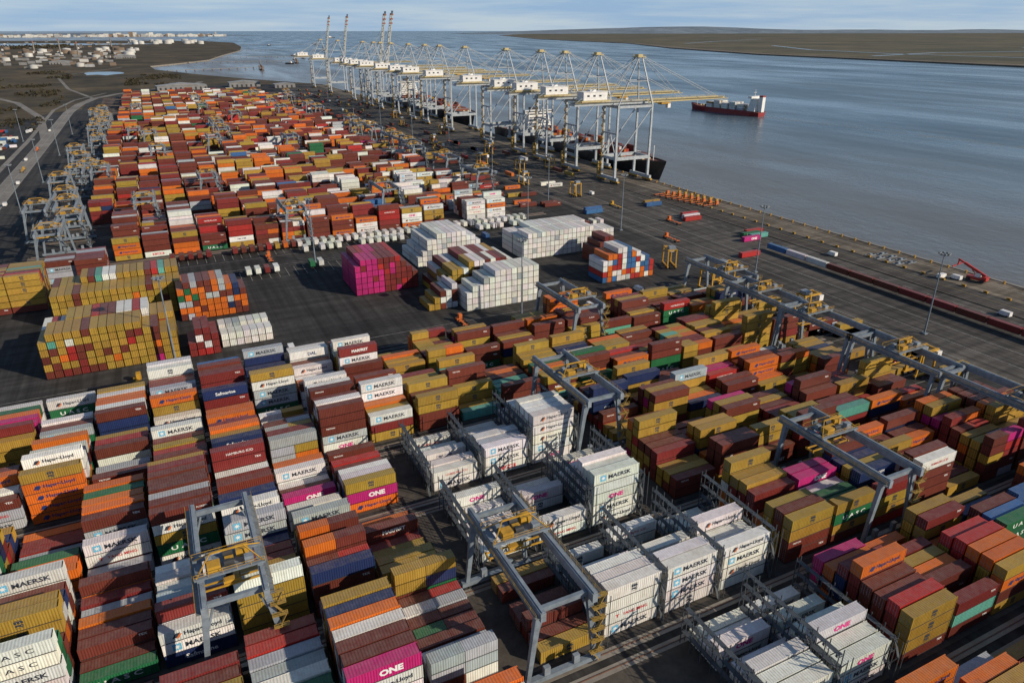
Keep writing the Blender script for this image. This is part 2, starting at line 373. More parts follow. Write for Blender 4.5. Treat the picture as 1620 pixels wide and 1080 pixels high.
def reef(k,x,hs): 
    y0=19+29*(k+2); fill_bay(x,y0,hs,W_RF); RACKS.append((x-1.0,y0+4.5,4 if max(hs)>3 else 3))
L_x=[25-13.5*i for i in range(9)]
for k in (0,1,2): yard(k,L_x,W_L,[2,3,4,4,5,5],5)
yard(3,[39-13.5*i for i in range(10)],W_L,[3,3,4,5]); yard(4,[39-13.5*i for i in range(10)],W_L,[3,4,4])
yard(-1,[25-13.5*i for i in range(3)],W_L,[3,4])
fill_bay(45.8,77,[1,1,2,1,1,0,1,1],[('mustard',.5),('brown',.35),('orange',.15)])
reef(0,59.5,[4,4,4,3,2,1,0,1]); reef(0,73.5,[4,4,3,3,2,1,0,2]); reef(0,87.5,[4,3,3,4,1,2,0,1])
reef(1,47,[1,1,0,1,0,1,2,1]); reef(1,61,[2,1,0,0,2,1,1,0]); reef(1,75,[5,5,5,4,3,2,1,2])
reef(2,46.5,[2,2,1,2,0,1,0,1]); reef(2,60.5,[3,3,3,1,2,0,1,1]); reef(2,74.5,[5,5,5,5,4,4,2,2])
reef(-1,73.5,[3,3,3,2,0,2,1,1]); reef(-1,87.5,[3,3,4,3,1,2,0,1])
yard(0,[106+13.5*i for i in range(7)],W_R,[3,4,3,5]); yard(1,[99+13.5*i for i in range(7)],W_R,[3,4,4])
yard(2,[100+13.5*i for i in range(7)],W_R,[3,3,4]); yard(3,[53+13.5*i for i in range(11)],W_R,[3,4,3]); yard(4,[53+13.5*i for i in range(11)],W_R,[3,3,4])
yard(-1,[104.5+13.5*i for i in range(8)],W_R+[('orange',.14),('blue',.03),('red',.04)],[3,3,4]); yard(-2,[90+13.5*i for i in range(9)],W_R+[('orange',.14),('blue',.04),('red',.04)],[3,3,4])
for i,y in enumerate(FB0):
    x0=-30 if i<3 else (-44 if i<20 else -38); nb=int((193-x0)/13.6)
    for q in range(nb):
        x=x0+13.6*q+.4
        if random.random()<.06: continue
        white=(85<x<165 and 430<y<530 and random.random()<.7) or random.random()<.03
        if i==0: hs=[min(5,max(3,h)) for h in heights(4)]
        else: hs=heights(random.choice([2,3,3,4,4,5]))
        fill_bay(x,y,hs,W_FW if white else W_F,two=random.random()<.05)
def depot(x0,y0,nx,ny,tiers,w,ax=1,step=None,L=12.19,h=2.591,rep=.22):
    for j in range(ny):
        for i in range(nx):
            n=tiers if step is None else step(i,j)
            if ax==1: cx=x0+2.56*i+1.22; cy=y0+(L+.4)*j+L/2
            else: cx=x0+(L+.3)*i+L/2; cy=y0+2.56*j+1.22
            prev=None
            for t in range(n):
                prev=prev if (prev and random.random()<rep) else pick(w)
                add(cx+random.uniform(-.03,.03),cy+random.uniform(-.08,.08),.05+(h+.02)*t,L,h,ax,prev,True,t==n-1)
W_Y=[('mustard',.70),('brown',.18),('maroon',.03),('orange',.04),('red',.02),('white',.01),('magenta',.01),('teal',.01)]
depot(-47,254,16,1,6,W_Y,step=lambda i,j:[5,6,6,6,6,6,6,6,6,6,6,6,5,5,4,4][i]); depot(-47,267,16,1,6,[('red',.26),('white',.30),('mustard',.3),('magenta',.08),('brown',.06)],step=lambda i,j:6 if 2<i<13 else 5)
depot(-48,303,18,2,6,W_Y,step=lambda i,j:5+(j if i>3 else 0))
depot(-78,329,2,8,6,W_Y,ax=0); depot(-56,364,1,5,4,[('grey',.5),('brown',.5)],ax=0); depot(-44,362,1,8,4,[('maroon',.6),('brown',.2),('grey',.2)],ax=0)
depot(-4,290,10,1,6,[('orange',.48),('green',.12),('brown',.26),('grey',.1),('navy',.06)],step=lambda i,j:[5,6,6,6,6,6,6,5,5,4][i])
depot(-3,252,4,1,5,[('red',.4),('maroon',.35),('white',.25)],step=lambda i,j:[2,4,4,3][i])
depot(8,256,7,1,2,W_RF,L=6.06); depot(8,266,7,1,2,W_RF,L=6.06)
depot(66,288,5,2,6,[('magenta',.78),('maroon',.16),('red',.06)],step=lambda i,j:[5,6,6,6,6][i])
depot(78.9,288,6,2,6,[('maroon',.5),('brown',.14),('red',.12),('magenta',.24)],step=lambda i,j:[6,6,6,5,4,3][i])
depot(103,314,13,2,6,W_RF,step=lambda i,j:[2,3,5,5,6,6,6,6,6,6,5,5,4][i])
depot(102,250,13,1,6,W_RF,step=lambda i,j:[3,4,4,5,5,6,6,6,6,6,6,6,6][i])
depot(88,257,5,1,5,[('white',.45),('brown',.4),('mustard',.15)],step=lambda i,j:[1,2,3,3,4][i])
depot(97,266,14,2,6,[('mustard',.34),('brown',.36),('maroon',.12),('white',.18)],step=lambda i,j:[2,4,5,5,5,6,6,6,6,6,6,6,5,5][i])
depot(155,303,17,1,5,W_RF,step=lambda i,j:[4,5,5,5,5,5,5,5,5,5,5,5,5,5,5,5,4][i])
depot(155,316,17,1,5,W_RF,step=lambda i,j:4+(i>3))
depot(184,282,6,1,5,[('maroon',.6),('brown',.4)],step=lambda i,j:[3,4,5,5,4,3][i])
depot(205,320,6,1,2,W_RF)
depot(171,255,11,1,6,[('blue',.3),('red',.22),('white',.28),('orange',.13),('grey',.07)],step=lambda i,j:[4,5,5,6,6,6,5,5,4,4,3][i])
for x in np.arange(58,192,4.3):
    add(x,376,1.2,6.06,2.59,1,'white'if random.random()<.9 else 'grey')
    if random.random()<.5: add(x+1,365,1.2,6.06,2.59,1,'white')
for x in np.arange(-8,58,4.2):
    if random.random()<.8: add(x,377,1.2,6.06,2.59,1,pick(W_F))
    if random.random()<.75: add(x+6,338,1.2,6.06,2.59,1,'white' if x>12 and random.random()<.7 else pick(W_F))
for x in np.arange(125,235,5):
    if random.random()<.6: add(x,350,.05,6.06,2.59,1,pick([('white',.6),('blue',.2),('brown',.2)]))
y=262; kk=0
while y>30:
    c_='white' if kk in (1,2) else ('blue' if kk==0 else pick([('maroon',.55),('brown',.38),('green',.07)])); add(279,y-6.1,1.3,12.19,2.59,1,c_); y-=12.9; kk+=1
for (x,y,c_) in [(284,280,'magenta'),(290,287,'green'),(296,291,'red'),(292,283,'teal'),(287,335,'white'),(290,340,'red'),(284,330,'red'),(240,372,'blue'),(243,378,'blue'),(286,372,'blue'),(289,378,'mustard'),(258,455,'white'),(256,462,'white'),(262,258,'red')]:
    add(x,y,.05,12.19,2.59,0,c_)
for i in range(34):
    x=random.choice([208,213,218,223]); y=40+random.randint(0,34)*5.2
    n=random.choice([1,1,2])
    for t in range(n): add(x,y,.05+2.61*t,12.19,2.59,0,pick([('mustard',.7),('brown',.2),('white',.1)]),True,t==n-1)
for i in range(75):
    x=random.uniform(-160,-128); y=random.uniform(440,1000); add(x,y,-.02,6.06 if random.random()<.5 else 12.19,2.59,random.choice([0,1]),pick([('blue',.3),('red',.2),('white',.3),('brown',.2)]))
for i in range(110):
    x=random.choice([205,211,217,226]); y=random.uniform(400,1400); add(x,y,.05,12.19,2.59,0,pick(W_F))
for i in range(60):
    x=random.choice([245,258,270,288]); y=random.uniform(470,1450); add(x,y,1.2,12.19,2.59,1,pick(W_F))
hd=math.radians(97); ux,uy=math.cos(hd),math.sin(hd)
for i in range(5):
    for r in range(7):
        for t in range([3,4,3,4,3][i]):
            lx=-32+i*14.2; ly=(r-3)*2.55; add(752+lx*ux-ly*uy,826+lx*uy+ly*ux,2.2+2.6*t,12.19,2.59,1,pick([('white',.7),('grey',.2),('mustard',.1)]))
for (sy0,nb,dk) in ((500,13,8.),(905,15,10.7)):
    for i in range(nb):
        for r in range(12):
            for t in range(random.choice([0,1,2,3]) if i%4 else 1): add(344+2.55*r,sy0+14.5*i,dk+2.6*t,12.19,2.59,1,pick(W_F))

cand=[]
for i,r in enumerate(C):
    if not(r[7] or r[8]): continue
    x,y,zc=proj(r[0],r[1],r[2]+1.3)
    if -60<x<1680 and -10<y<1120 and r[1]<260 and r[3]>12: cand.append((zc,i))
cand.sort(); IND=set(i for _,i in cand[:300])
def jitter(c,r):
    k=1+r.uniform(-.17,.12); return tuple(max(.005,min(.85,q*k*(1+r.uniform(-.06,.06)))) for q in c)
rj=random.Random(3)
def cont_body(L,h):
    mb=MB(); W=2.438; a=L/2; w=W/2
    for sx in (-1,1):
        for sy in (-1,1):
            x0,x1=sorted((sx*a,sx*(a-.16))); y0,y1=sorted((sy*w,sy*(w-.16)))
            mb.box(x0,x1,y0,y1,.12,h-.12)
            x0,x1=sorted((sx*(a+.004),sx*(a-.18))); y0,y1=sorted((sy*(w+.004),sy*(w-.17)))
            mb.box(x0,x1,y0,y1,0,.118,1); mb.box(x0,x1,y0,y1,h-.118,h)
    for sy in (-1,1):
        y0,y1=sorted((sy*w,sy*(w-.1))); mb.box(-a+.18,a-.18,y0,y1,.02,.16,1); mb.box(-a+.18,a-.18,y0,y1,h-.1,h-.01)
        n=int((L-.32)/.44); p=(L-.32)/n; xs=[]
        for i in range(n):
            x=-a+.16+i*p
            xs+=[(x,.02),(x+p*.34,.02),(x+p*.5,.07),(x+p*.84,.07)]
        xs.append((a-.16,.02)); k=len(mb.v)
        for x,d in xs: mb.v+=[(x,sy*(w-d),.16),(x,sy*(w-d),h-.1)]
        for i in range(len(xs)-1):
            q=(k+2*i,k+2*i+2,k+2*i+3,k+2*i+1); mb.f.append(q if sy<0 else q[::-1]); mb.m.append(0)
    n=6; p=(W-.32)/n; k=len(mb.v); xs=[]
    for i in range(n):
        y=-w+.16+i*p; xs+=[(y,.02),(y+p*.34,.02),(y+p*.5,.06),(y+p*.84,.06)]
    xs.append((w-.16,.02))
    for y,d in xs: mb.v+=[(a-d,y,.12),(a-d,y,h-.12)]
    for i in range(len(xs)-1): mb.f.append((k+2*i,k+2*i+2,k+2*i+3,k+2*i+1)); mb.m.append(0)
    n=int((L-.36)/.5); p=(L-.36)/n; k=len(mb.v)
    xs=[]
    for i in range(n): x=-a+.18+i*p; xs+=[(x,.02),(x+p*.4,.02),(x+p*.5,.045),(x+p*.9,.045)]
    xs.append((a-.18,.02))
    for x,d in xs: mb.v+=[(x,-w+.1,h-d),(x,w-.1,h-d)]
    for i in range(len(xs)-1): mb.f.append((k+2*i,k+2*i+2,k+2*i+3,k+2*i+1)); mb.m.append(0)
    mb.box(-a+.18,a-.18,-w+.1,w-.1,.1,.14,1); mb.box(-a+.01,-a+.17,-w+.16,w-.16,h-.12,h-.01)
    return mb.mesh('container_body',[M_CI,M_DARK])
def cont_door(L,h):
    mb=MB(); a=L/2; w=1.219-.17
    for s in (-1,1):
        y0,y1=sorted((s*.01,s*w)); mb.box(-a+.03,-a+.1,y0,y1,.14,h-.13)
        for f in (.25,.5,.75): mb.box(-a+.01,-a+.03,y0+.05,y1-.05,h*f-.04,h*f+.04)
    for y in (-.8,-.3,.3,.8): mb.cyl((-a-.02,y,.12),(-a-.02,y,h-.12),.03,5,1); mb.box(-a-.05,-a-.005,y-.02,y+.22,1.05,1.1,1)
    return mb.mesh('door',[M_CI,M_LSTEEL])
BM={};
for h in (2.591,2.896): BM[h]=(cont_body(12.19,h),cont_door(12.19,h))
LM={}
for k,(V,Fc,Cl) in LET.items():
    me=bpy.data.meshes.new('lettering'); me.from_pydata([tuple(v) for v in V],[],Fc); me.materials.append(M_LET)
    ca=me.color_attributes.new('Col','FLOAT_COLOR','POINT'); ca.data.foreach_set('color',np.c_[Cl,np.ones(len(Cl))].ravel().astype(np.float32)); LM[k]=me
CN={'brown':'rust brown','maroon':'maroon','mustard':'mustard yellow','orange':'orange','white':'white','grey':'pale grey','magenta':'magenta pink','navy':'dark navy','blue':'blue','green':'dark green','red':'red','teal':'turquoise'}
sv=[];sc=[];suv=[];cnt=0
ltV=[];ltF=[];ltC=[];ltn=0
for i,r in enumerate(C):
    cx,cy,z,L,h,ax,cn,fr,tp,br=r; col=jitter(CC[cn],rj); bk=pick(BR[cn]) if (br and L>12) else None
    if i in IND:
        me,dm=BM[h if h in BM else 2.591]
        o=addobj('shipping_container',me,None,(cx,cy,z)); o.color=(*col,1); o['category']='container'; o['group']='shipping containers stacked in the terminal'
        if ax==1: o.rotation_euler=(0,0,math.pi/2)
        d=addobj('door',dm,o); d.color=(*col,1)
        o['label']=f"{CN[cn]} steel container "+("with side lettering " if bk and fr else "")+("atop its stack" if tp else "inside a tall stack")
        if bk and fr: addobj('lettering',LM[bk],o,(0,-1.222,(h-2.75)/2))
        continue
    a,w=L/2,1.219
    pts=np.array([(-a,-w,0),(a,-w,0),(a,w,0),(-a,w,0),(-a,-w,h),(a,-w,h),(a,w,h),(-a,w,h)])
    if ax==1: pts=np.c_[-pts[:,1],pts[:,0],pts[:,2]]
    sv.append(pts+np.array([cx,cy,z])); sc.append(col)
    suv.append((L,h)); cnt+=1
    if bk and fr and ax==0 and (cy<420 or (cy<520 and cx>150)):
        V,Fc,Cl=LET[bk]; T=V.copy(); T[:,1]-=1.226; T[:,2]+=(h-2.75)/2
        T=T+np.array([cx,cy,z]); ltV.append(T); ltF+=[tuple(q+ltn for q in f) for f in Fc]; ltC.append(Cl); ltn+=len(T)
V=np.concatenate(sv); n=cnt
FQ=np.array([(0,3,2,1),(4,5,6,7),(0,1,5,4),(1,2,6,5),(2,3,7,6),(3,0,4,7)])
FA=(FQ[None]+8*np.arange(n)[:,None,None]).reshape(-1,4)
Cv=np.repeat(np.array(sc),8,axis=0)
uv=np.zeros((n,6,4,2),np.float32); LH=np.array(suv); Lc=LH[:,0];Hc=LH[:,1]
def setuv(fi,arr):
    for j,(uu,vv) in enumerate(arr): uv[:,fi,j,0]=uu; uv[:,fi,j,1]=vv
setuv(0,[(60,5)]*4)
setuv(1,[(40,5),(40+Lc,5),(40+Lc,7.4),(40,7.4)])
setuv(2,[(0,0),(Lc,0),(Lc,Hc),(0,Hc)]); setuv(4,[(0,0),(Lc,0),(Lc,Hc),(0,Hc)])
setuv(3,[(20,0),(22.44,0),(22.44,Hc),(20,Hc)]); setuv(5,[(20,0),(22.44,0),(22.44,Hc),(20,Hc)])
LV=np.concatenate(ltV); LCc=np.concatenate(ltC)
me=bpy.data.meshes.new('container_mass')
nv=len(V); allv=np.concatenate([V,LV]).astype(np.float32)
loops=np.concatenate([FA.ravel(),np.array([q+nv for f in ltF for q in f])]).astype(np.int32)
lens=np.concatenate([np.full(len(FA),4),np.array([len(f) for f in ltF])]).astype(np.int32)
starts=np.concatenate([[0],np.cumsum(lens)[:-1]]).astype(np.int32)
me.vertices.add(len(allv)); me.vertices.foreach_set('co',allv.ravel())
me.loops.add(len(loops)); me.loops.foreach_set('vertex_index',loops)
me.polygons.add(len(lens)); me.polygons.foreach_set('loop_start',starts)
me.materials.append(M_CS); me.materials.append(M_LET)
me.update(calc_edges=True)
me.polygons.foreach_set('material_index',np.r_[np.zeros(len(FA)),np.ones(len(ltF))].astype(np.int32))
ca=me.color_attributes.new('Col','FLOAT_COLOR','POINT'); cc=np.concatenate([Cv,LCc]); ca.data.foreach_set('color',np.c_[cc,np.ones(len(cc))].ravel().astype(np.float32))
ul=me.uv_layers.new(name='UVMap'); uu=np.zeros((len(loops),2),np.float32); uu[:len(FA)*4]=uv.reshape(-1,2); ul.data.foreach_set('uv',uu.ravel())
me.validate(); me.shade_flat()
addobj('shipping_container_stacks',me,None,kind='stuff',label='thousands of stacked corrugated shipping containers filling the yard',category='containers')

# ---------------------------------------------------------------- reefer racks
def rack_thing(lv=5):
    o=thing('reefer_rack',None,[]); f=MB(); w_=MB(); h=2.85
    for i in range(9):
        y=i*2.75
        for x in (-.55,.55): f.box(x-.07,x+.07,y-.07,y+.07,0,lv*h+.9)
        for l in range(1,lv+1): f.box(-.48,.48,y-.05,y+.05,l*h-.3,l*h-.15)
        if i<8 and i%2==0:
            for l in range(lv): f.beam((-.55,y,l*h),(-.55,y+2.75,(l+1)*h),.05)
    for l in range(1,lv+1):
        w_.box(-.48,.48,.1,21.9,l*h-.1,l*h-.05)
        w_.rail((-.64,0,l*h),(-.64,22,l*h),1.0,2.75,.025,0)
        for i in range(8): f.box(.63,.74,i*2.75+1.0,i*2.75+1.4,l*h-1.9,l*h-1.3)
    for l in range(lv): w_.beam((-.5,-.3 if l%2 else -1.5,l*h),(-.5,-1.5 if l%2 else -.3,(l+1)*h),.5,.12)
    for x in (-.6,.6): f.box(x-.06,x+.06,-1.76,-1.64,0,lv*h+.9)
    part('frame',f,[M_RACK],o); part('walkway',w_,[M_RACK],o); return o
rk={3:rack_thing(3),4:rack_thing(4)}
first={3:True,4:True}
for (x,y,lv) in RACKS+[(100.6,81.5,4),(88.2,110.5,4),(87.7,139.5,4),(100.8,52.5,3)]:
    if first[lv]: rk[lv].location=(x,y,0); o=rk[lv]; first[lv]=False
    else: o=copy_thing(rk[lv],(x,y,0))
    o['label']='grey steel multi-level rack with walkways beside white containers'; o['category']='rack'; o['group']='refrigerated container racks'

# ---------------------------------------------------------------- yard gantry cranes
def gantry(ty=0.):
    HT=18.6; o=thing('yard_gantry_crane',None,[])
    def P(name,fn,mats,par=o,**k):
        mb=MB(); fn(mb); return part(name,mb,mats,par,**k)
    for sx in (-1,1):
        x=5*sx
        P('girder',lambda m:(m.box(x-.5,x+.5,-15.6,15.6,HT-1.8,HT),m.box(x-.2,x+.2,-15.4,15.4,HT+.004,HT+.18),[m.box(x+sx*.502-.03*(1-sx),x+sx*.502+.03*(1+sx),yy-.08,yy+.08,HT-1.7,HT-.1) for yy in range(-15,16,3)]),[M_LSTEEL])
        P('handrail',lambda m:(m.box(min(x+sx*.57,x+sx*1.3),max(x+sx*.57,x+sx*1.3),-15.4,15.4,HT-1.1,HT-1.0,1),m.rail((x+sx*1.3,-15.4,HT-1),(x+sx*1.3,15.4,HT-1),1.1,2.,.035,0)),[M_YDK,M_GAL])
        for sy in (-1,1):
            def lg(m):
                m.beam((x,13.6*sy,HT-1.8),(x+sx*1.8,13.6*sy,1.6),1.15,1.0,0,.8)
                m.beam((x+sx*.9,13.6*sy,10),(x-sx*1.2,13.6*sy,HT-2.1),.35,.35)
            P('leg',lg,[M_STEEL])
    for sy in (-1,1):
        y=13.6*sy
        P('sill_beam',lambda m:m.box(-8,8,y-.5,y+.5,1.0,2.0),[M_STEEL])
        P('cross_beam',lambda m:m.box(-4.45,4.45,y-.35,y+.35,HT-1.5,HT-.5),[M_STEEL])
        for a in (-7.2,-6.2,6.2,7.2): P('wheel',lambda m:m.cyl((a,y-.18,.52),(a,y+.18,.52),.42,10),[M_DARK])
        for a in (-3,3): P('electrical_cabinet',lambda m:m.box(a-.6,a+.6,y-.4,y+.4,2.03,3.8),[M_LSTEEL])
    P('staircase',lambda m:([m.beam((7.2-.9*(k%2),-14.6,1.5+k*2.6),(7.2-2.2*((k+1)%2)+.6,-14.6,4.1+k*2.6),.6,.14) for k in range(6)],[m.box(5.2,7.8,-15.2,-14.2,4+k*2.6,4.08+k*2.6) for k in range(6)],[m.rail((5.2,-15.2,4+k*2.6),(7.8,-15.2,4+k*2.6),1.0,1.2,.035) for k in range(6)]),[M_YDK])
    def tr(m):
        m.box(-5.9,5.9,ty-2.9,ty-2.3,HT+.5,HT+.85,1); m.box(-5.9,5.9,ty+2.3,ty+2.9,HT+.5,HT+.85,1); m.box(-3.9,4.2,ty-2.28,ty+2.28,HT+.55,HT+.8,1)
        for a in (-5,5): m.box(a-.5,a+.5,ty-3,ty+3,HT+.2,HT+.5,1)
        m.box(-3.6,-1.4,ty-2.2,ty-.2,HT+.85,HT+2.1,0); m.box(1.4,3.6,ty+.3,ty+2.0,HT+.85,HT+2.3,0); m.box(-.6,.9,ty-.6,ty+.6,HT+.85,HT+1.5,0)
        m.box(-3.7,-2.7,ty+.6,ty+2.2,HT+.85,HT+1.9,2); m.box(2.6,4.1,ty-2.2,ty-1.0,HT+.85,HT+2.2,2); m.box(-5.7,-4.4,ty-1,ty+1,HT+.5,HT+.6,1)
        for a in (-5.6,5.6): m.beam((a,ty-2.6,HT+.85),(a*.5,ty,HT+3.4),.18); m.beam((a,ty+2.6,HT+.85),(a*.5,ty,HT+3.4),.18)
        m.beam((-2.8,ty,HT+3.4),(2.8,ty,HT+3.4),.28)
        for s in (-1,1): m.rail((-5.9,ty+2.95*s,HT+.85),(5.9,ty+2.95*s,HT+.85),1.1,2,.04,0)
    t=P('trolley',tr,[M_YEL,M_STEEL,M_LSTEEL])
    P('hoist_drum',lambda m:m.cyl((-.8,ty-1.4,HT+1.6),(.9,ty-1.4,HT+1.6),.6,12),[M_DARK],t)
    P('hoist_drum',lambda m:m.cyl((-.8,ty+1.4,HT+1.6),(.9,ty+1.4,HT+1.6),.6,12),[M_DARK],t)
    def sp(m):
        z=HT-3.9
        for s in (-1,1): m.box(-6.0,6.0,ty+s*.8-.12,ty+s*.8+.12,z,z+.3)
        for a in (-6.0,5.75): m.box(a,a+.25,ty-1.2,ty+1.2,z-.1,z+.3)
        m.box(-1.5,1.5,ty-.6,ty+.6,z+.31,z+.9)
        for a in (-1.3,1.3):
            for s in (-.5,.5): m.cyl((a,ty+s,z+.9),(a*1.6,ty+s,HT+.5),.04,4,1)
    P('spreader',sp,[M_YEL,M_DARK])
    return o
LBG='grey rail-mounted gantry crane with yellow trolley straddling container rows'
def setg(o): o['label']=LBG; o['category']='crane'; o['group']='automated yard gantry cranes'
gA=gantry(0); gB=gantry(-6); gC=gantry(5)
pos=[(gB,-2,117),(gC,48,91.5),(gA,93,149.5),(gC,132,91.5),(gB,125,207.5),(gA,190,120.5),(gB,192,91.5),(gC,190,149.5),(gA,191,178.5),(gB,196,207.5),(gA,-75,178.5)]
used=set()
for g_,x,y in pos:
    if g_.name not in used: g_.location=(x,y,0); used.add(g_.name); o=g_
    else: o=copy_thing(g_,(x,y,0))
    setg(o)
def flat(src):
    mb=MB(); mats=[]
    def rec(o):
        for ch in o.children:
            me=ch.data; k=len(mb.v); mb.v+=[tuple(v.co) for v in me.vertices]
            for p in me.polygons:
                mt=me.materials[p.material_index]
                if mt==M_YDK: mt=M_GAL
                if mt not in mats: mats.append(mt)
                mb.f.append(tuple(q+k for q in p.vertices)); mb.m.append(mats.index(mt))
            rec(ch)
    rec(src); return mb.mesh('yard_gantry_crane',mats)
fm=[flat(gA),flat(gB),flat(gC)]
rr_=random.Random(11); gp=[(-66,444),(-52,473),(-40,560)]
for i,y in enumerate(FB0):
    yc=y+14.5
    if i<1: gp+=[(-55,yc)]; 
    elif i<24: gp.append((rr_.choice([-62,-55,-48]) if rr_.random()<.6 else rr_.uniform(-30,60),yc))
    if i<30 and rr_.random()<.8: gp.append((rr_.choice([197,190,150,60]) if rr_.random()<.75 else rr_.uniform(60,190),yc))
done=set()
for x,y in gp:
    y=FB0[0]+14.5+29*round((y-FB0[0]-14.5)/29); key=(round(x/14),y)
    if key in done: continue
    done.add(key); o=addobj('yard_gantry_crane',rr_.choice(fm),None,(x,y,0)); setg(o)

# ---------------------------------------------------------------- quay cranes
def sts(up=False):
    o=thing('quay_crane',None,[]); xl,xs=-16.,14.; ZB=56.
    def P(name,fn,mats,par=o,**k):
        mb=MB(); fn(mb); return part(name,mb,mats,par,**k)
    for x in (xl,xs):
        for y in (-9,9):
            P('leg',lambda m:m.beam((x,y,3.2),(x,y,ZB),1.8,1.6,0,1.3),[M_QC])
            P('bogie',lambda m:(m.box(x-.9,x+.9,y-5.5,y+5.5,1.2,2.2),[m.cyl((x-.3,y+a,.6),(x+.3,y+a,.6),.55,8,1) for a in (-4.8,-3.4,-1.8,-.6,.6,1.8,3.4,4.8)]),[M_YEL,M_DARK])
    def fr(m):
        for x in (xl,xs): m.box(x-.9,x+.9,-13,13,2.3,4.4); m.box(x-.8,x+.8,-8,8,ZB-2,ZB); m.box(x-.7,x+.7,-8,8,17,19)
        for y in (-9,9):
            m.box(xl+1,xs-1,y-.8,y+.8,16.8,19.2); m.box(xl+.9,xs-.9,y-.6,y+.6,ZB-2,ZB-.3)
            m.cyl((xl+.8,y,19),(xs-.8,y,ZB-3),.5,8); 
        m.cyl((xl,-8.2,19.5),(xl,0,36),.4,6); m.cyl((xl,8.2,19.5),(xl,0,36),.4,6); m.box(xl-.5,xl+.5,-8,8,35.3,36.5)
    P('portal_frame',fr,[M_QC])
    def af(m):
        for s in (-1,1):
            m.beam((xs,9*s,ZB),(7,2.2*s,88),1.1,1.1,0,.7); m.beam((xl,9*s,ZB),(4,2.2*s,88),.7,.7)
            m.cyl((xl+10,6.2*s,72),(xs-3.6,6.0*s,72),.3,6)
        m.box(xs-4.3,xs-3.2,-5.6,5.6,71.5,72.5)
    P('apex_frame',af,[M_QC])
    P('apex_platform',lambda m:(m.box(2,9,-4,4,88,88.5),m.box(3.5,7.5,-2.2,2.2,88.5,90),m.rail((2,-4,88.5),(9,-4,88.5)),m.rail((2,4,88.5),(9,4,88.5)),m.rail((2,-4,88.5),(2,4,88.5))),[M_CREAM])
    def bg(m):
        for s in (-1,1):
            m.box(-50,xs,3.6*s-.5,3.6*s+.5,ZB+.2,ZB+2.3); m.rail((-50,5.2*s,ZB+2.4),(xs,5.2*s,ZB+2.4),1.1,4,.06,1)
            m.box(-50,xs,min(4.2*s,5.3*s),max(4.2*s,5.3*s),ZB+2.2,ZB+2.35,1)
        for x in range(-50,14,9): m.box(x-.35,x+.35,-3,3,ZB+.6,ZB+1.6)
    P('back_girder',bg,[M_QC,M_CREAM])
    def bm(m):
        for s in (-1,1):
            m.beam((xs+.6,3.6*s,ZB+1.4),(xs+73,3.6*s,ZB+1.7),.9,2.0,0,.7)
            m.rail((xs+1,5.*s,ZB+2.4),(xs+72,5.*s,ZB+2.4),1.1,4,.06,2)
            m.box(xs+1,xs+72,min(4.2*s,5.1*s),max(4.2*s,5.1*s),ZB+2.2,ZB+2.35,2)
        for x in range(8,73,8): m.box(xs+x-.35,xs+x+.35,-3,3,ZB+.8,ZB+1.7)
        m.box(xs+72,xs+76,-5,5,ZB+.8,ZB+1.2); m.rail((xs+76,-5,ZB+1.2),(xs+76,5,ZB+1.2))
        if up:
            for k in range(3): 
                for s in (-1,1): m.box(xs+58+k*6,xs+60+k*6,3.6*s-.65,3.6*s+.65,ZB+.1,ZB+2.8,1)
    b_=P('boom',bm,[M_QC if up else M_CREAM,M_BAND,M_CREAM])
    if up:
        piv=Vector((xs,0,ZB+1.4)); R=Matrix.Translation(piv)@Matrix.Rotation(math.radians(-80),4,'Y')@Matrix.Translation(-piv)
        b_.data.transform(R)
    P('machinery_house',lambda m:(m.box(-43,-23,-4.4,4.4,ZB+4,ZB+9.5),m.box(-43.4,-22.6,-4.7,4.7,ZB+9.5,ZB+9.9,0),m.box(-45,-21,-5.6,5.6,ZB+2.8,ZB+3.9,1),[m.box(-40+k*5,-38+k*5,-4.46,-4.4,ZB+6.4,ZB+7.6,2) for k in range(3)],m.box(-36,-31,-1.8,1.8,ZB+9.9,ZB+11)),[M_WHITE,M_CREAM,M_GLASS])
    stays=[((4,88.5),(-48,ZB+3),.22),((4,88.5),(-22,ZB+3),.18)]
    stays+=[((8,88.5),(xs+32,ZB+3),.22),((8,88.5),(xs+66,ZB+3),.22)] if not up else [((8,88.5),(xs+6,ZB+32),.2),((8,88.5),(xs+9,ZB+55),.18)]
    for a,b2,rd in stays:
        for s in (-1,1): P('stay',lambda m:m.cyl((a[0],2.2*s,a[1]),(b2[0],3.6*s,b2[1]),rd,5),[M_QC])
    tx=2 if up else 30
    t=P('trolley',lambda m:(m.box(tx-4,tx+4,-4.6,4.6,ZB-.8,ZB+.1),m.box(tx-2.5,tx+2.5,-2,2,ZB-1.6,ZB-.8)),[M_YEL])
    P('operator_cab',lambda m:(m.box(tx+4.2,tx+6.8,-1.5,1.5,ZB-4.2,ZB-1.2),m.box(tx+6.81,tx+6.86,-1.3,1.3,ZB-3.8,ZB-1.9,1)),[M_WHITE,M_GLASS],t)
    def stair(m):
        for k in range(17):
            m.beam((xl-2.4,9-3*(k%2)-.5,3.5+3.1*k),(xl-2.4,9-3*((k+1)%2)-.5,6.6+3.1*k),.8,.18)
        for k in range(17): m.box(xl-3,xl-1,5.5,9,6.5+3.1*k,6.6+3.1*k)
        m.box(xl-3,xl-1.1,9.6,11.4,4,14)
    P('stair_tower',stair,[M_YDK])
    return o
sD=sts(False); sU=sts(True)
CR=[(454,0),(510,0),(561,0),(605,0),(678,0),(784,0),(864,0),(916,0),(981,0),(1060,0),(1114,1),(1150,1),(1213,0),(1384,1),(1529,1)]
fd={0:True,1:True}
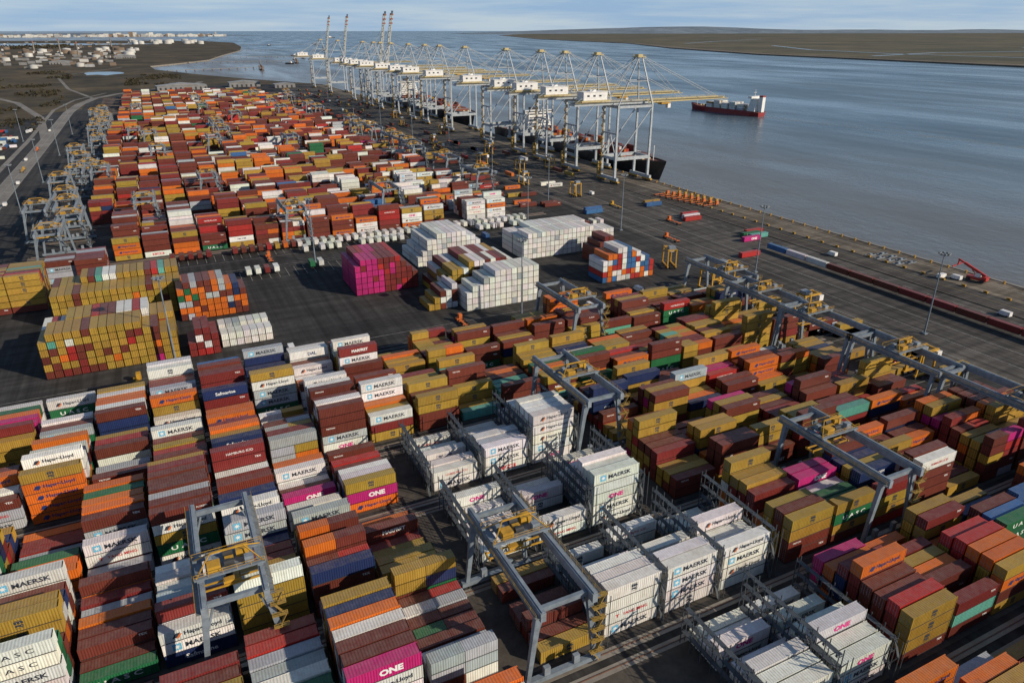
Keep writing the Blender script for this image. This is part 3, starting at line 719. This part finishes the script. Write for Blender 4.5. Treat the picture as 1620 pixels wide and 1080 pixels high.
for y,u in CR:
    s=sU if u else sD
    if fd[u]: s.location=(320,y,0); fd[u]=False; o=s
    else: o=copy_thing(s,(320,y,0))
    o['label']='tall ship-to-shore crane with '+('raised red-banded boom' if u else 'lowered cream boom over water'); o['category']='crane'; o['group']='ship-to-shore cranes along the quay'

# ---------------------------------------------------------------- ships
def hull(L,B,zk,zd,mb,mi=0,md=1,nst=22,sheer=3.):
    st=[]
    for i in range(nst+1):
        t=i/nst; x=-L/2+L*t
        if t<.1: w=.72+.28*math.sin(t/.1*math.pi/2)
        elif t>.78: w=max(.02,math.cos((t-.78)/.22*math.pi/2)**.75)
        else: w=1
        wb=w*(.85 if t<.1 else 1)*(1 if t<.7 else max(.01,1-(t-.7)/.3)**.8)
        zz=zd+sheer*max(0,(t-.82)/.18)**1.5
        k=len(mb.v); xr=x+(L*.03*max(0,(t-.9)/.1))
        mb.v+=[(x,-wb*B/2,zk),(xr,-w*B/2,zz),(xr,w*B/2,zz),(x,wb*B/2,zk),(xr,-w*B/2,zz+1.1),(xr,w*B/2,zz+1.1)]; st.append(k)
    for a,b2 in zip(st,st[1:]):
        mb.f+=[(a,b2,b2+1,a+1),(a+1,b2+1,b2+2,a+2),(a+2,b2+2,b2+3,a+3)]; mb.m+=[mi,md,mi]
        mb.f+=[(a+1,b2+1,b2+4,a+4),(b2+2,a+2,a+5,b2+5)]; mb.m+=[mi,mi]
    mb.f+=[(st[0],st[0]+1,st[0]+2,st[0]+3)]; mb.m+=[mi]
def ship(L,B,zd,xs_,hm,tall,name_label,loc,rz):
    o=thing('container_ship',None,[],loc,rz); m=MB(); hull(L,B,-6,zd,m); m.box(-L/2+.5,L/2-30,-B/2+.1,B/2-.1,zd+.01,zd+.5,1)
    part('hull',m,[hm,M_DECK],o)
    s=MB(); x0=xs_
    for k in range(tall): s.box(x0+.3*k,x0+13-.5*k,-B/2+1+.6*k,B/2-1-.6*k,zd+.4+2.9*k,zd+3.2+2.9*k,0); s.box(x0+13.02-.5*k,x0+13.1-.5*k,-B/2+2.5+.6*k,B/2-2.5-.6*k,zd+1.7+2.9*k,zd+2.5+2.9*k,1)
    s.box(x0+6,x0+12,-B/2-.5,B/2+.5,zd+.3+2.9*tall,zd+3.2+2.9*tall,0); s.box(x0+12.02,x0+12.1,-B/2,B/2,zd+1.6+2.9*tall,zd+2.6+2.9*tall,1)
    part('superstructure',s,[M_WHITE,M_GLASS],o)
    f=MB(); f.box(x0-7,x0-1,-3,3,zd+.4,zd+3*tall+2,0); f.box(x0-7.1,x0-.9,-3.1,3.1,zd+3*tall+2,zd+3*tall+4,1); part('funnel',f,[M_WHITE,hm],o)
    q=MB(); q.cyl((x0+9,0,zd+2.9*tall+3),(x0+9,0,zd+2.9*tall+12),.35,6); q.cyl((x0+9,-3,zd+2.9*tall+8),(x0+9,3,zd+2.9*tall+8),.2,5); part('mast',q,[M_WHITE],o)
    q=MB(); q.cyl((L/2-8,0,zd+2),(L/2-8,0,zd+14),.35,6); part('foremast',q,[M_WHITE],o)
    for a in (-3,3): q=MB(); q.cyl((L/2-18,a-1,zd+2.2),(L/2-18,a+1,zd+2.2),1,8); q.box(L/2-19.2,L/2-16.8,a-1.4,a-1.1,zd+.6,zd+3.2); part('anchor_winch',q,[M_CREAM],o)
    q=MB(); q.box(L/2-30,L/2-29.5,-B*.36,B*.36,zd+.6,zd+4); part('breakwater',q,[M_DECK],o)
    for i in range(int((L-50)/14.5)):
        x=-L/2+26+i*14.5
        if abs(x-x0-6)>14 and B>30: h=MB(); h.box(x-.3,x+.3,-B/2+1,B/2-1,zd+.5,zd+3.2); part('lashing_bridge',h,[M_STEEL],o)
    o['label']=name_label; o['category']='ship'; return o
ship(128,20,4.5,-58,M_HULLR,6,'red-hulled feeder container ship under way on the river',(752,826,-3),math.radians(97))
ship(290,32,10.5,-70,M_HULLB,7,'dark-hulled container ship moored under the quay cranes',(357,606,-3),math.radians(-90))
ship(330,34,13,-90,M_HULLB,8,'large container ship moored further along the quay',(358,1010,-3),math.radians(-90))
M_WAKE,nt,b=newmat('wake_foam'); b.inputs['Base Color'].default_value=(.30,.33,.34,1); b.inputs['Roughness'].default_value=.6
g=N(nt,'ShaderNodeNewGeometry'); al=ramp(nt,noise(nt,g.outputs['Position'],.05,5,.7),[(.40,0.),(.70,.6)]); nt.links.new(al,b.inputs['Alpha'])
m=MB()
strip(m,[(759,764),(768,690),(778,600),(792,480),(812,330),(835,150),(860,-60)],[5,7,9,10,10,9,7],-3.97)
strip(m,[(772,764),(800,650),(840,500),(900,300),(980,80)],[1.5,3,4,4,3],-3.96)
struct('ship_wake',m,[M_WAKE])
bt=None
for i,(x,y) in enumerate([(640,3600),(560,3150),(900,6100),(2600,11500),(1500,4200),(470,2750)]):
    if bt is None:
        bt=thing('tug_boat',None,[],(x,y,-3)); m=MB(); hull(34,11,-3,2.2,m,sheer=1.5); part('hull',m,[M_HULLB,M_DECK],bt)
        s=MB(); s.box(-4,7,-3.5,3.5,2.2,6); s.box(0,5.5,-2.6,2.6,6,9); s.box(5.51,5.56,-2.3,2.3,7.2,8.4,1); part('wheelhouse',s,[M_WHITE,M_GLASS],bt); o=bt
    else: o=copy_thing(bt,(x,y,-3),i*1.1)
    if i==3: o.scale=(4,3,3)
    o['label']='small workboat on the estuary near the jetties'; o['category']='boat'; o['group']='workboats on the estuary'

# ---------------------------------------------------------------- light masts
def mast():
    o=thing('light_mast',None,[]); m=MB(); m.cyl((0,0,0),(0,0,32),.36,8,0,.16); m.box(-.9,.9,-.9,.9,0,.5); part('pole',m,[M_STEEL],o)
    m=MB(); m.cyl((0,0,31.2),(0,0,31.5),1.7,10); 
    for i in range(8):
        t=i*math.pi/4; m.box(1.7*math.cos(t)-.35,1.7*math.cos(t)+.35,1.7*math.sin(t)-.35,1.7*math.sin(t)+.35,31.5,32.0,1)
    part('lamp_head',m,[M_STEEL,M_GAL],o); return o
mt=mast(); first_=True
for (x,y) in [(246,237),(250,152),(-8,248),(232,330),(228,410),(228,500),(228,590),(228,690),(228,800),(228,920),(-84,420),(-84,520),(-84,640),(-84,780),(120,236),(60,346),(180,347),(-84,940),(228,1060),(-130,560),(-126,900)]:
    if first_: mt.location=(x,y,0); o=mt; first_=False
    else: o=copy_thing(mt,(x,y,0))
    o['label']='tall grey floodlight mast standing on the terminal pavement'; o['category']='light mast'; o['group']='floodlight masts'

# ---------------------------------------------------------------- vehicles
def carrier():
    o=thing('straddle_carrier',None,[]); m=MB()
    for y in (-2,2):
        m.box(-5,5,y-.35,y+.35,1.1,1.7)
        for x in (-4.2,4.2): m.beam((x,y,1.7),(x*.9,y,9),.55)
        m.box(-4.4,4.4,y-.35,y+.35,9,9.7)
    for x in (-3.7,3.7): m.box(x-.35,x+.35,-1.7,1.7,9.05,9.65)
    part('frame',m,[M_YEL],o)
    for y in (-2,2):
        for x in (-4,-1.4,1.4,4): m=MB(); m.cyl((x,y-.3,.8),(x,y+.3,.8),.8,10); part('wheel',m,[M_DARK],o)
    m=MB(); m.box(3.2,5.4,-2.9,-1.2,6.6,8.8); m.box(5.41,5.45,-2.7,-1.4,7,8.5,1); part('cab',m,[M_WHITE,M_GLASS],o)
    m=MB(); m.box(-3.5,-.5,-1.6,1.6,9.7,11); part('engine_housing',m,[M_LSTEEL],o); return o
cr=carrier(); fst=True
for i,(x,y,r) in enumerate([(214,262,1.2),(222,232,0),(208,226,1.57),(224,186,0),(240,470,1.57),(262,520,1.57),(275,610,1.57),(250,690,1.57),(285,760,1.57),(246,560,.3),(268,850,1.57),(236,640,0),(290,520,1.57),(215,700,0),(222,840,0),(284,930,1.57),(255,420,1.57),(216,130,0),(218,92,0)]):
    if fst: cr.location=(x,y,0); cr.rotation_euler=(0,0,r); o=cr; fst=False
    else: o=copy_thing(cr,(x,y,0),r)
    o['label']='yellow straddle carrier on wheels crossing the terminal apron'; o['category']='straddle carrier'; o['group']='straddle carriers working the quay'
def truck():
    o=thing('terminal_truck',None,[]); m=MB(); m.box(3.8,6.2,-1.2,1.2,.9,1.5); m.box(4.1,5.9,-1.2,.2,1.5,3.1); m.box(-6.2,3.9,-.5,.5,1.0,1.28); 
    for x in (-6,-2,2): m.box(x-.15,x+.15,-1.2,1.2,1.1,1.3)
    part('body',m,[M_ORG],o); m=MB(); m.box(5.91,5.95,-1.1,.1,2.1,2.9); part('windscreen',m,[M_GLASS],o)
    for x in (-5.4,-4.2,3.9,5.6):
        for y in (-1.05,1.05): m=MB(); m.cyl((x,y-.2,.5),(x,y+.2,.5),.5,10); part('wheel',m,[M_DARK],o)
    return o
tk=truck(); ty_=truck()
for ch in ty_.children:
    if ch.name.startswith('body'): ch.data=ch.data.copy(); ch.data.materials[0]=M_YEL
tl=[(tk,311+i*1.0,396-i*5.2) for i in range(9)]+[(ty_,318+i*.9,392-i*5.4) for i in range(7)]+[(tk,270,330),(ty_,262,380),(tk,245,300),(ty_,258,560),(tk,272,700),(tk,292,640),(ty_,-104,700),(tk,-106,820),(tk,40,360),(ty_,-20,235),(tk,95,237)]
us=set()
for s,x,y in tl:
    rz=0 if x>305 else math.pi/2
    if s.name not in us: us.add(s.name); s.location=(x,y,0); s.rotation_euler=(0,0,rz); o=s
    else: o=copy_thing(s,(x,y,0),rz)
    o['label']=('orange' if s is tk else 'yellow')+' terminal truck with flat trailer parked on the pavement'; o['category']='truck'; o['group']='terminal trucks'
def van():
    o=thing('parked_van',None,[]); m=MB(); m.box(-2.6,1.4,-1,1,.5,2.3); m.quad8([(1.4,-1,.5),(2.7,-1,.5),(2.7,1,.5),(1.4,1,.5),(1.4,-.95,2.2),(1.9,-.95,1.4),(1.9,.95,1.4),(1.4,.95,2.2)]); part('body',m,[M_WHITE],o)
    m=MB(); m.quad8([(1.45,-.85,1.6),(1.9,-.85,1.45),(1.9,.85,1.45),(1.45,.85,1.6),(1.47,-.85,2.2),(1.95,-.85,1.5),(1.95,.85,1.5),(1.47,.85,2.2)]); part('windscreen',m,[M_GLASS],o)
    for x in (-1.7,1.7):
        for y in (-.95,.95): m=MB(); m.cyl((x,y-.12,.38),(x,y+.12,.38),.38,10); part('wheel',m,[M_DARK],o)
    return o
vn=van(); ff=True
for x,y in [(318,192),(322,188),(300.8,240),(268,420),(-100,640),(-108,760),(-98,560),(-109,980),(150,232),(20,238),(240,520),(30,243),(180,240),(-60,236),(296,150),(-128,620),(-130,630),(-127,640)]:
    if ff: vn.location=(x,y,0); o=vn; ff=False
    else: o=copy_thing(vn,(x,y,0),math.pi/2)
    o['label']='white van on the terminal pavement'; o['category']='van'; o['group']='vans on the terminal roads'
o=thing('reach_stacker',None,[],(328,182,0),math.radians(100)); m=MB(); m.box(-4,4,-1.6,1.6,.9,2.2); m.box(-4.4,-2.4,-1.7,1.7,1.2,3); part('chassis',m,[M_RED],o)
m=MB(); m.beam((-3.4,0,3.2),(6.5,0,7.2),.9,1.1); m.beam((6,0,7.),(9.5,0,8.4),.6,.7); m.cyl((0,0,2.2),(3.5,0,5.7),.2,6); part('boom',m,[M_RED],o)
m=MB(); m.box(-1.4,.8,-.8,.8,2.2,4); m.box(.81,.85,-.7,.7,2.7,3.8,1); part('cab',m,[M_WHITE,M_GLASS],o)
for x in (-3,3):
    for y in (-1.7,1.7): m=MB(); m.cyl((x,y-.4,.9),(x,y+.4,.9),.9,12); part('wheel',m,[M_DARK],o)
m=MB(); m.box(8.8,9.4,-6,6,5.8,6.2); m.box(8.9,9.3,-.5,.5,6.2,8.1); part('spreader',m,[M_RED],o)
o['label']='red reach stacker with raised boom near the quay edge'; o['category']='reach stacker'
sf=None
for i in range(8):
    x=319.5+ (i%2)*7; y=232-5.4*(i//2)-1.5*(i%2)
    if sf is None:
        m=MB(); 
        for yy in (-1,1): m.box(-3,3,yy-.12,yy+.12,.02,.4)
        for xx in (-3,0,2.8): m.box(xx,xx+.25,-.88,.88,.02,.42)
        m.box(-.8,.8,-.6,.6,.42,.95); sf=thing('lifting_frame',m,[M_LSTEEL],(x,y,0)); o=sf
    else: o=copy_thing(sf,(x,y,0))
    o['label']='pale steel lifting frame laid on the quay'; o['category']='lifting frame'; o['group']='lifting frames stored on the quay'
bl=None
for i in range(46):
    y=120+i*9
    if bl is None: m=MB(); m.cyl((0,0,.3),(0,0,.9),.4,8,0,.32); m.cyl((0,0,.9),(0,0,1.25),.6,8); m.cyl((0,0,0),(0,0,.3),.55,8); bl=thing('mooring_bollard',m,[M_YEL],(335.9,y,0)); o=bl
    else: o=copy_thing(bl,(335.9,y,0))
    o['label']='yellow mooring bollard on the quay edge'; o['category']='bollard'; o['group']='mooring bollards along the quay'
m=MB(); m.box(-.35,.35,-.9,.9,.12,1.0); m.box(-.37,.37,-.35,.35,.3,.8,1); hz=None
for i in range(34):
    y=70+i*10
    if hz is None: hz=thing('hazard_block',m,[M_YEL,M_DARK],(316,y,0)); o=hz
    else: o=copy_thing(hz,(316,y,0))
    o['label']='yellow and black concrete barrier block beside the quay road'; o['category']='barrier'; o['group']='barrier blocks along the quay road'

# ---------------------------------------------------------------- distant industry
rt=random.Random(21); TL=[]
for i in range(26): TL.append((rt.uniform(-1100,-100),rt.uniform(3000,5400),rt.uniform(.5,1.0),1))
for i in range(22): TL.append((rt.uniform(-1100,0),rt.uniform(2600,5600),rt.uniform(.3,.8),0))
for i in range(20): TL.append((rt.uniform(-100,620),rt.uniform(6900,8300),rt.uniform(.7,1.2),0))
def tank(mt_):
    m=MB(); m.cyl((0,0,0),(0,0,18),28,28); m.cyl((0,0,18),(0,0,21.5),28,28,0,3)
    for k in range(7): m.beam((28.4*math.cos(.12*k),28.4*math.sin(.12*k),2.4*k),(28.4*math.cos(.12*(k+1)),28.4*math.sin(.12*(k+1)),2.4*(k+1)),1,.3)
    return thing('storage_tank',m,[mt_])
T=[tank(M_TANK),tank(M_TANKR)]; ud=set()
for x,y,s,k in TL:
    if k not in ud: o=T[k]; ud.add(k)
    else: o=copy_thing(T[k],(0,0,0))
    o.location=(x,y,-.1); o.scale=(s,s,s*(1 if k else 1.3)); o['label']=('weathered rusty' if k else 'white')+' cylindrical oil storage tank on the shore'; o['category']='storage tank'; o['group']='oil storage tanks'
def shed(w,l,h):
    m=MB(); m.box(-w/2,w/2,-l/2,l/2,0,h); k=len(m.v); m.v+=[(-w/2-.5,-l/2-.5,h+.01),(0,-l/2-.5,h+w*.05),(w/2+.5,-l/2-.5,h+.01),(-w/2-.5,l/2+.5,h+.01),(0,l/2+.5,h+w*.05),(w/2+.5,l/2+.5,h+.01)]
    m.f+=[(k,k+1,k+4,k+3),(k+1,k+2,k+5,k+4),(k,k+2,k+1),(k+3,k+4,k+5)]; m.m+=[1,1,0,0]
    for i in range(int(w/9)): m.box(-w/2+4+i*9,-w/2+7.5+i*9,-l/2-.06,-l/2-.0,.2,min(5,h-1),2)
    return m
for (x,y,w,l,h,rz) in [(60,1590,90,30,8,.1),(180,1620,60,30,9,0),(-190,700,26,40,7,0),(-180,620,20,22,6,0),(-210,880,40,30,8,0),(-600,3100,60,90,9,.3),(-250,3000,70,50,8,.1),(-60,3500,80,50,10,0),(-900,3900,100,60,10,.2),(250,1560,40,24,7,0)]:
    o=thing('warehouse_shed',None,[],(x,y,-.05),rz); m=shed(w,l,h); part('wall',m,[M_WALL,M_ROOF,M_DARK],o)
    o['label']='low pale metal warehouse shed with shallow pitched roof'; o['category']='warehouse'; o['group']='sheds beyond the yard'
for (x,y,h) in [(-350,4300,70),(-500,4700,55),(-150,5200,80),(-700,3700,45),(-620,3400,50),(-250,3900,60)]:
    m=MB(); m.cyl((0,0,0),(0,0,h),4,10,0,2.4); m.cyl((0,0,h-8),(0,0,h-4),2.9,10,1); o=thing('refinery_chimney',m,[M_CONC,M_RED],(x,y,-.1)); o['label']='slender refinery chimney among storage tanks'; o['category']='chimney'; o['group']='refinery chimneys'
def jetty(x0,y0,x1,y1,hx,hy):
    o=thing('oil_jetty',None,[],(x0,y0,0)); d=Vector((x1-x0,y1-y0,0)); L=d.length; m=MB(); m.beam((0,0,1),(d.x,d.y,1),6,1); n=int(L/25); dd=d.normalized(); s=Vector((-dd.y,dd.x,0))*2.5
    m.beam(tuple(d-Vector((hx,hy,-1))),tuple(d+Vector((hx,hy,1))),14,1.6)
    part('deck',m,[M_CONC],o); m=MB()
    for i in range(n+1):
        c=d*(i/n)
        for q in (-1,1): m.cyl(tuple(c+s*q+Vector((0,0,-6))),tuple(c+s*q+Vector((0,0,.5))),.6,6)
    for q in (-1,-.5,0,.5,1):
        c=d+Vector((hx,hy,0))*q; m.cyl((c.x,c.y,-6),(c.x,c.y,9),1.4,8)
    part('piling',m,[M_RUST],o)
    for q in (-.4,.1,.4):
        m=MB(); c=d+Vector((hx,hy,0))*q; m.beam((c.x,c.y,1.8),(c.x,c.y,22),2); m.beam((c.x,c.y,22),(c.x+7,c.y-4,13),1); part('loading_arm',m,[M_STEEL],o)
    o['label']='long oil jetty on piles reaching into the estuary'; o['category']='jetty'; o['group']='oil jetties'
jetty(60,2350,330,2450,10,90); jetty(150,2960,520,2900,20,120); jetty(280,3450,640,3420,20,150); jetty(500,4600,980,4500,30,200); jetty(700,6400,1300,6300,30,260)
def noise_ok(x,y): return math.sin(x*.031+y*.012)+math.sin(y*.023-x*.017)+math.sin(x*.011+2)<.35
def scrub(name,areas,label,sz):
    rs=np.random.RandomState(4); Vs=[];Fs=[];k=0
    for (x0,x1,y0,y1,n,s) in areas:
        for _ in range(n):
            cx,cy=rs.uniform(x0,x1),rs.uniform(y0,y1)
            if noise_ok(cx,cy): continue
            for _q in range(9):
                p=np.array([cx,cy,s*.35])+rs.normal(0,1,3)*np.array([s*.6,s*.6,s*.2]); a=rs.normal(0,1,3);b_=rs.normal(0,1,3); a*=s*.4/np.linalg.norm(a); b_*=s*.4/np.linalg.norm(b_)
                Vs+=[tuple(p-a),tuple(p+b_),tuple(p+a),tuple(p-b_)]; Fs.append((k,k+1,k+2,k+3)); k+=4
    m=MB(); m.v=Vs;m.f=Fs;m.m=[0]*len(Fs); addobj(name,m.mesh(name,[sz]),None,kind='stuff',label=label,category='vegetation')
M_LEAF=ground_mat('scrub_leaf',(.022,.022,.012),(.06,.048,.025),None,.05,.4)
scrub('scrub_vegetation',[(-260,-128,1000,1500,420,4),(-600,-150,1350,1850,900,5),(-900,-160,1950,2450,900,6),(-119,-114,60,420,160,2),(-1500,-500,2600,3000,800,8),(-2000,-300,5500,6800,900,12),(-40,80,1750,2150,300,4)],'dark winter scrub and hedges on the marsh',M_LEAF)
m=MB(); rs=random.Random(8)
for i in range(700):
    x=rs.uniform(-9000,1500); y=12500+(x+9000)*.25+rs.uniform(0,1600); w=rs.uniform(20,90); h=rs.uniform(8,28)+(30 if rs.random()<.04 else 0)
    z=rs.uniform(0,25); m.box(x,x+w,y,y+20,-3,z+h,rs.choice([0,0,1,2]))
for i in range(560):
    x=rs.uniform(-3500,-80) if i%2 else rs.uniform(-1200,-80); y=rs.uniform(2900,8500) if i%2 else rs.uniform(2700,4800); w=rs.uniform(8,30); m.box(x,x+w,y,y+w*.7,-.2,rs.uniform(4,10),rs.choice([1,2,2,3,3,3,0]))
addobj('far_town',m.mesh('far_town',[M_TANK,M_ROOF,M_TANKR,M_WALL]),None,kind='stuff',label='distant pale town buildings along the estuary shore',category='town')

# ---------------------------------------------------------------- light, sky, camera
ts=Vector((.66,-.75,0)).normalized(); EL=math.radians(26); tosun=Vector((ts.x*math.cos(EL),ts.y*math.cos(EL),math.sin(EL)))
sl=bpy.data.lights.new('sun','SUN'); sl.energy=4.9; sl.angle=math.radians(.6); sl.color=(1,.87,.70)
so=bpy.data.objects.new('sun',sl); COL.objects.link(so); so.rotation_euler=(-tosun).to_track_quat('-Z','Y').to_euler()
w=bpy.data.worlds.new('World'); scene.world=w; w.use_nodes=True; nt=w.node_tree; bg=nt.nodes['Background']
sky=N(nt,'ShaderNodeTexSky'); sky.sky_type='NISHITA'; sky.sun_disc=False; sky.sun_elevation=EL; sky.sun_rotation=math.atan2(ts.x,ts.y); sky.air_density=1.; sky.dust_density=.3; sky.ozone_density=5.
tc=N(nt,'ShaderNodeTexCoord'); sz_=N(nt,'ShaderNodeSeparateXYZ'); nt.links.new(tc.outputs['Generated'],sz_.inputs[0])
cf=noise(nt,tc.outputs['Generated'],2.6,6,.6,(1,1,16))
ccol=ramp(nt,cf,[(.38,(.50,.72,.95)),(.60,(.86,.97,1.0))]); ccol=mulcol(nt,ccol,(7.,7.6,8.6))
fade=ramp(nt,sz_.outputs[2],[(.06,.85),(.35,.12)])
mx=mulcol(nt,sky.outputs[0],ccol,fade,'MIX'); nt.links.new(mx,bg.inputs[0]); bg.inputs[1].default_value=.085
cd=bpy.data.cameras.new('camera'); cd.sensor_width=36; cd.lens=F_PX/1620*36; cd.clip_end=200000; cd.clip_start=1
co=bpy.data.objects.new('camera',cd); COL.objects.link(co); co.location=(0,0,CAMH); co.rotation_euler=(math.pi/2-PIT,0,-YAW)
scene.camera=co
scene.view_settings.view_transform='Standard'; scene.view_settings.look='None'; scene.view_settings.exposure=0
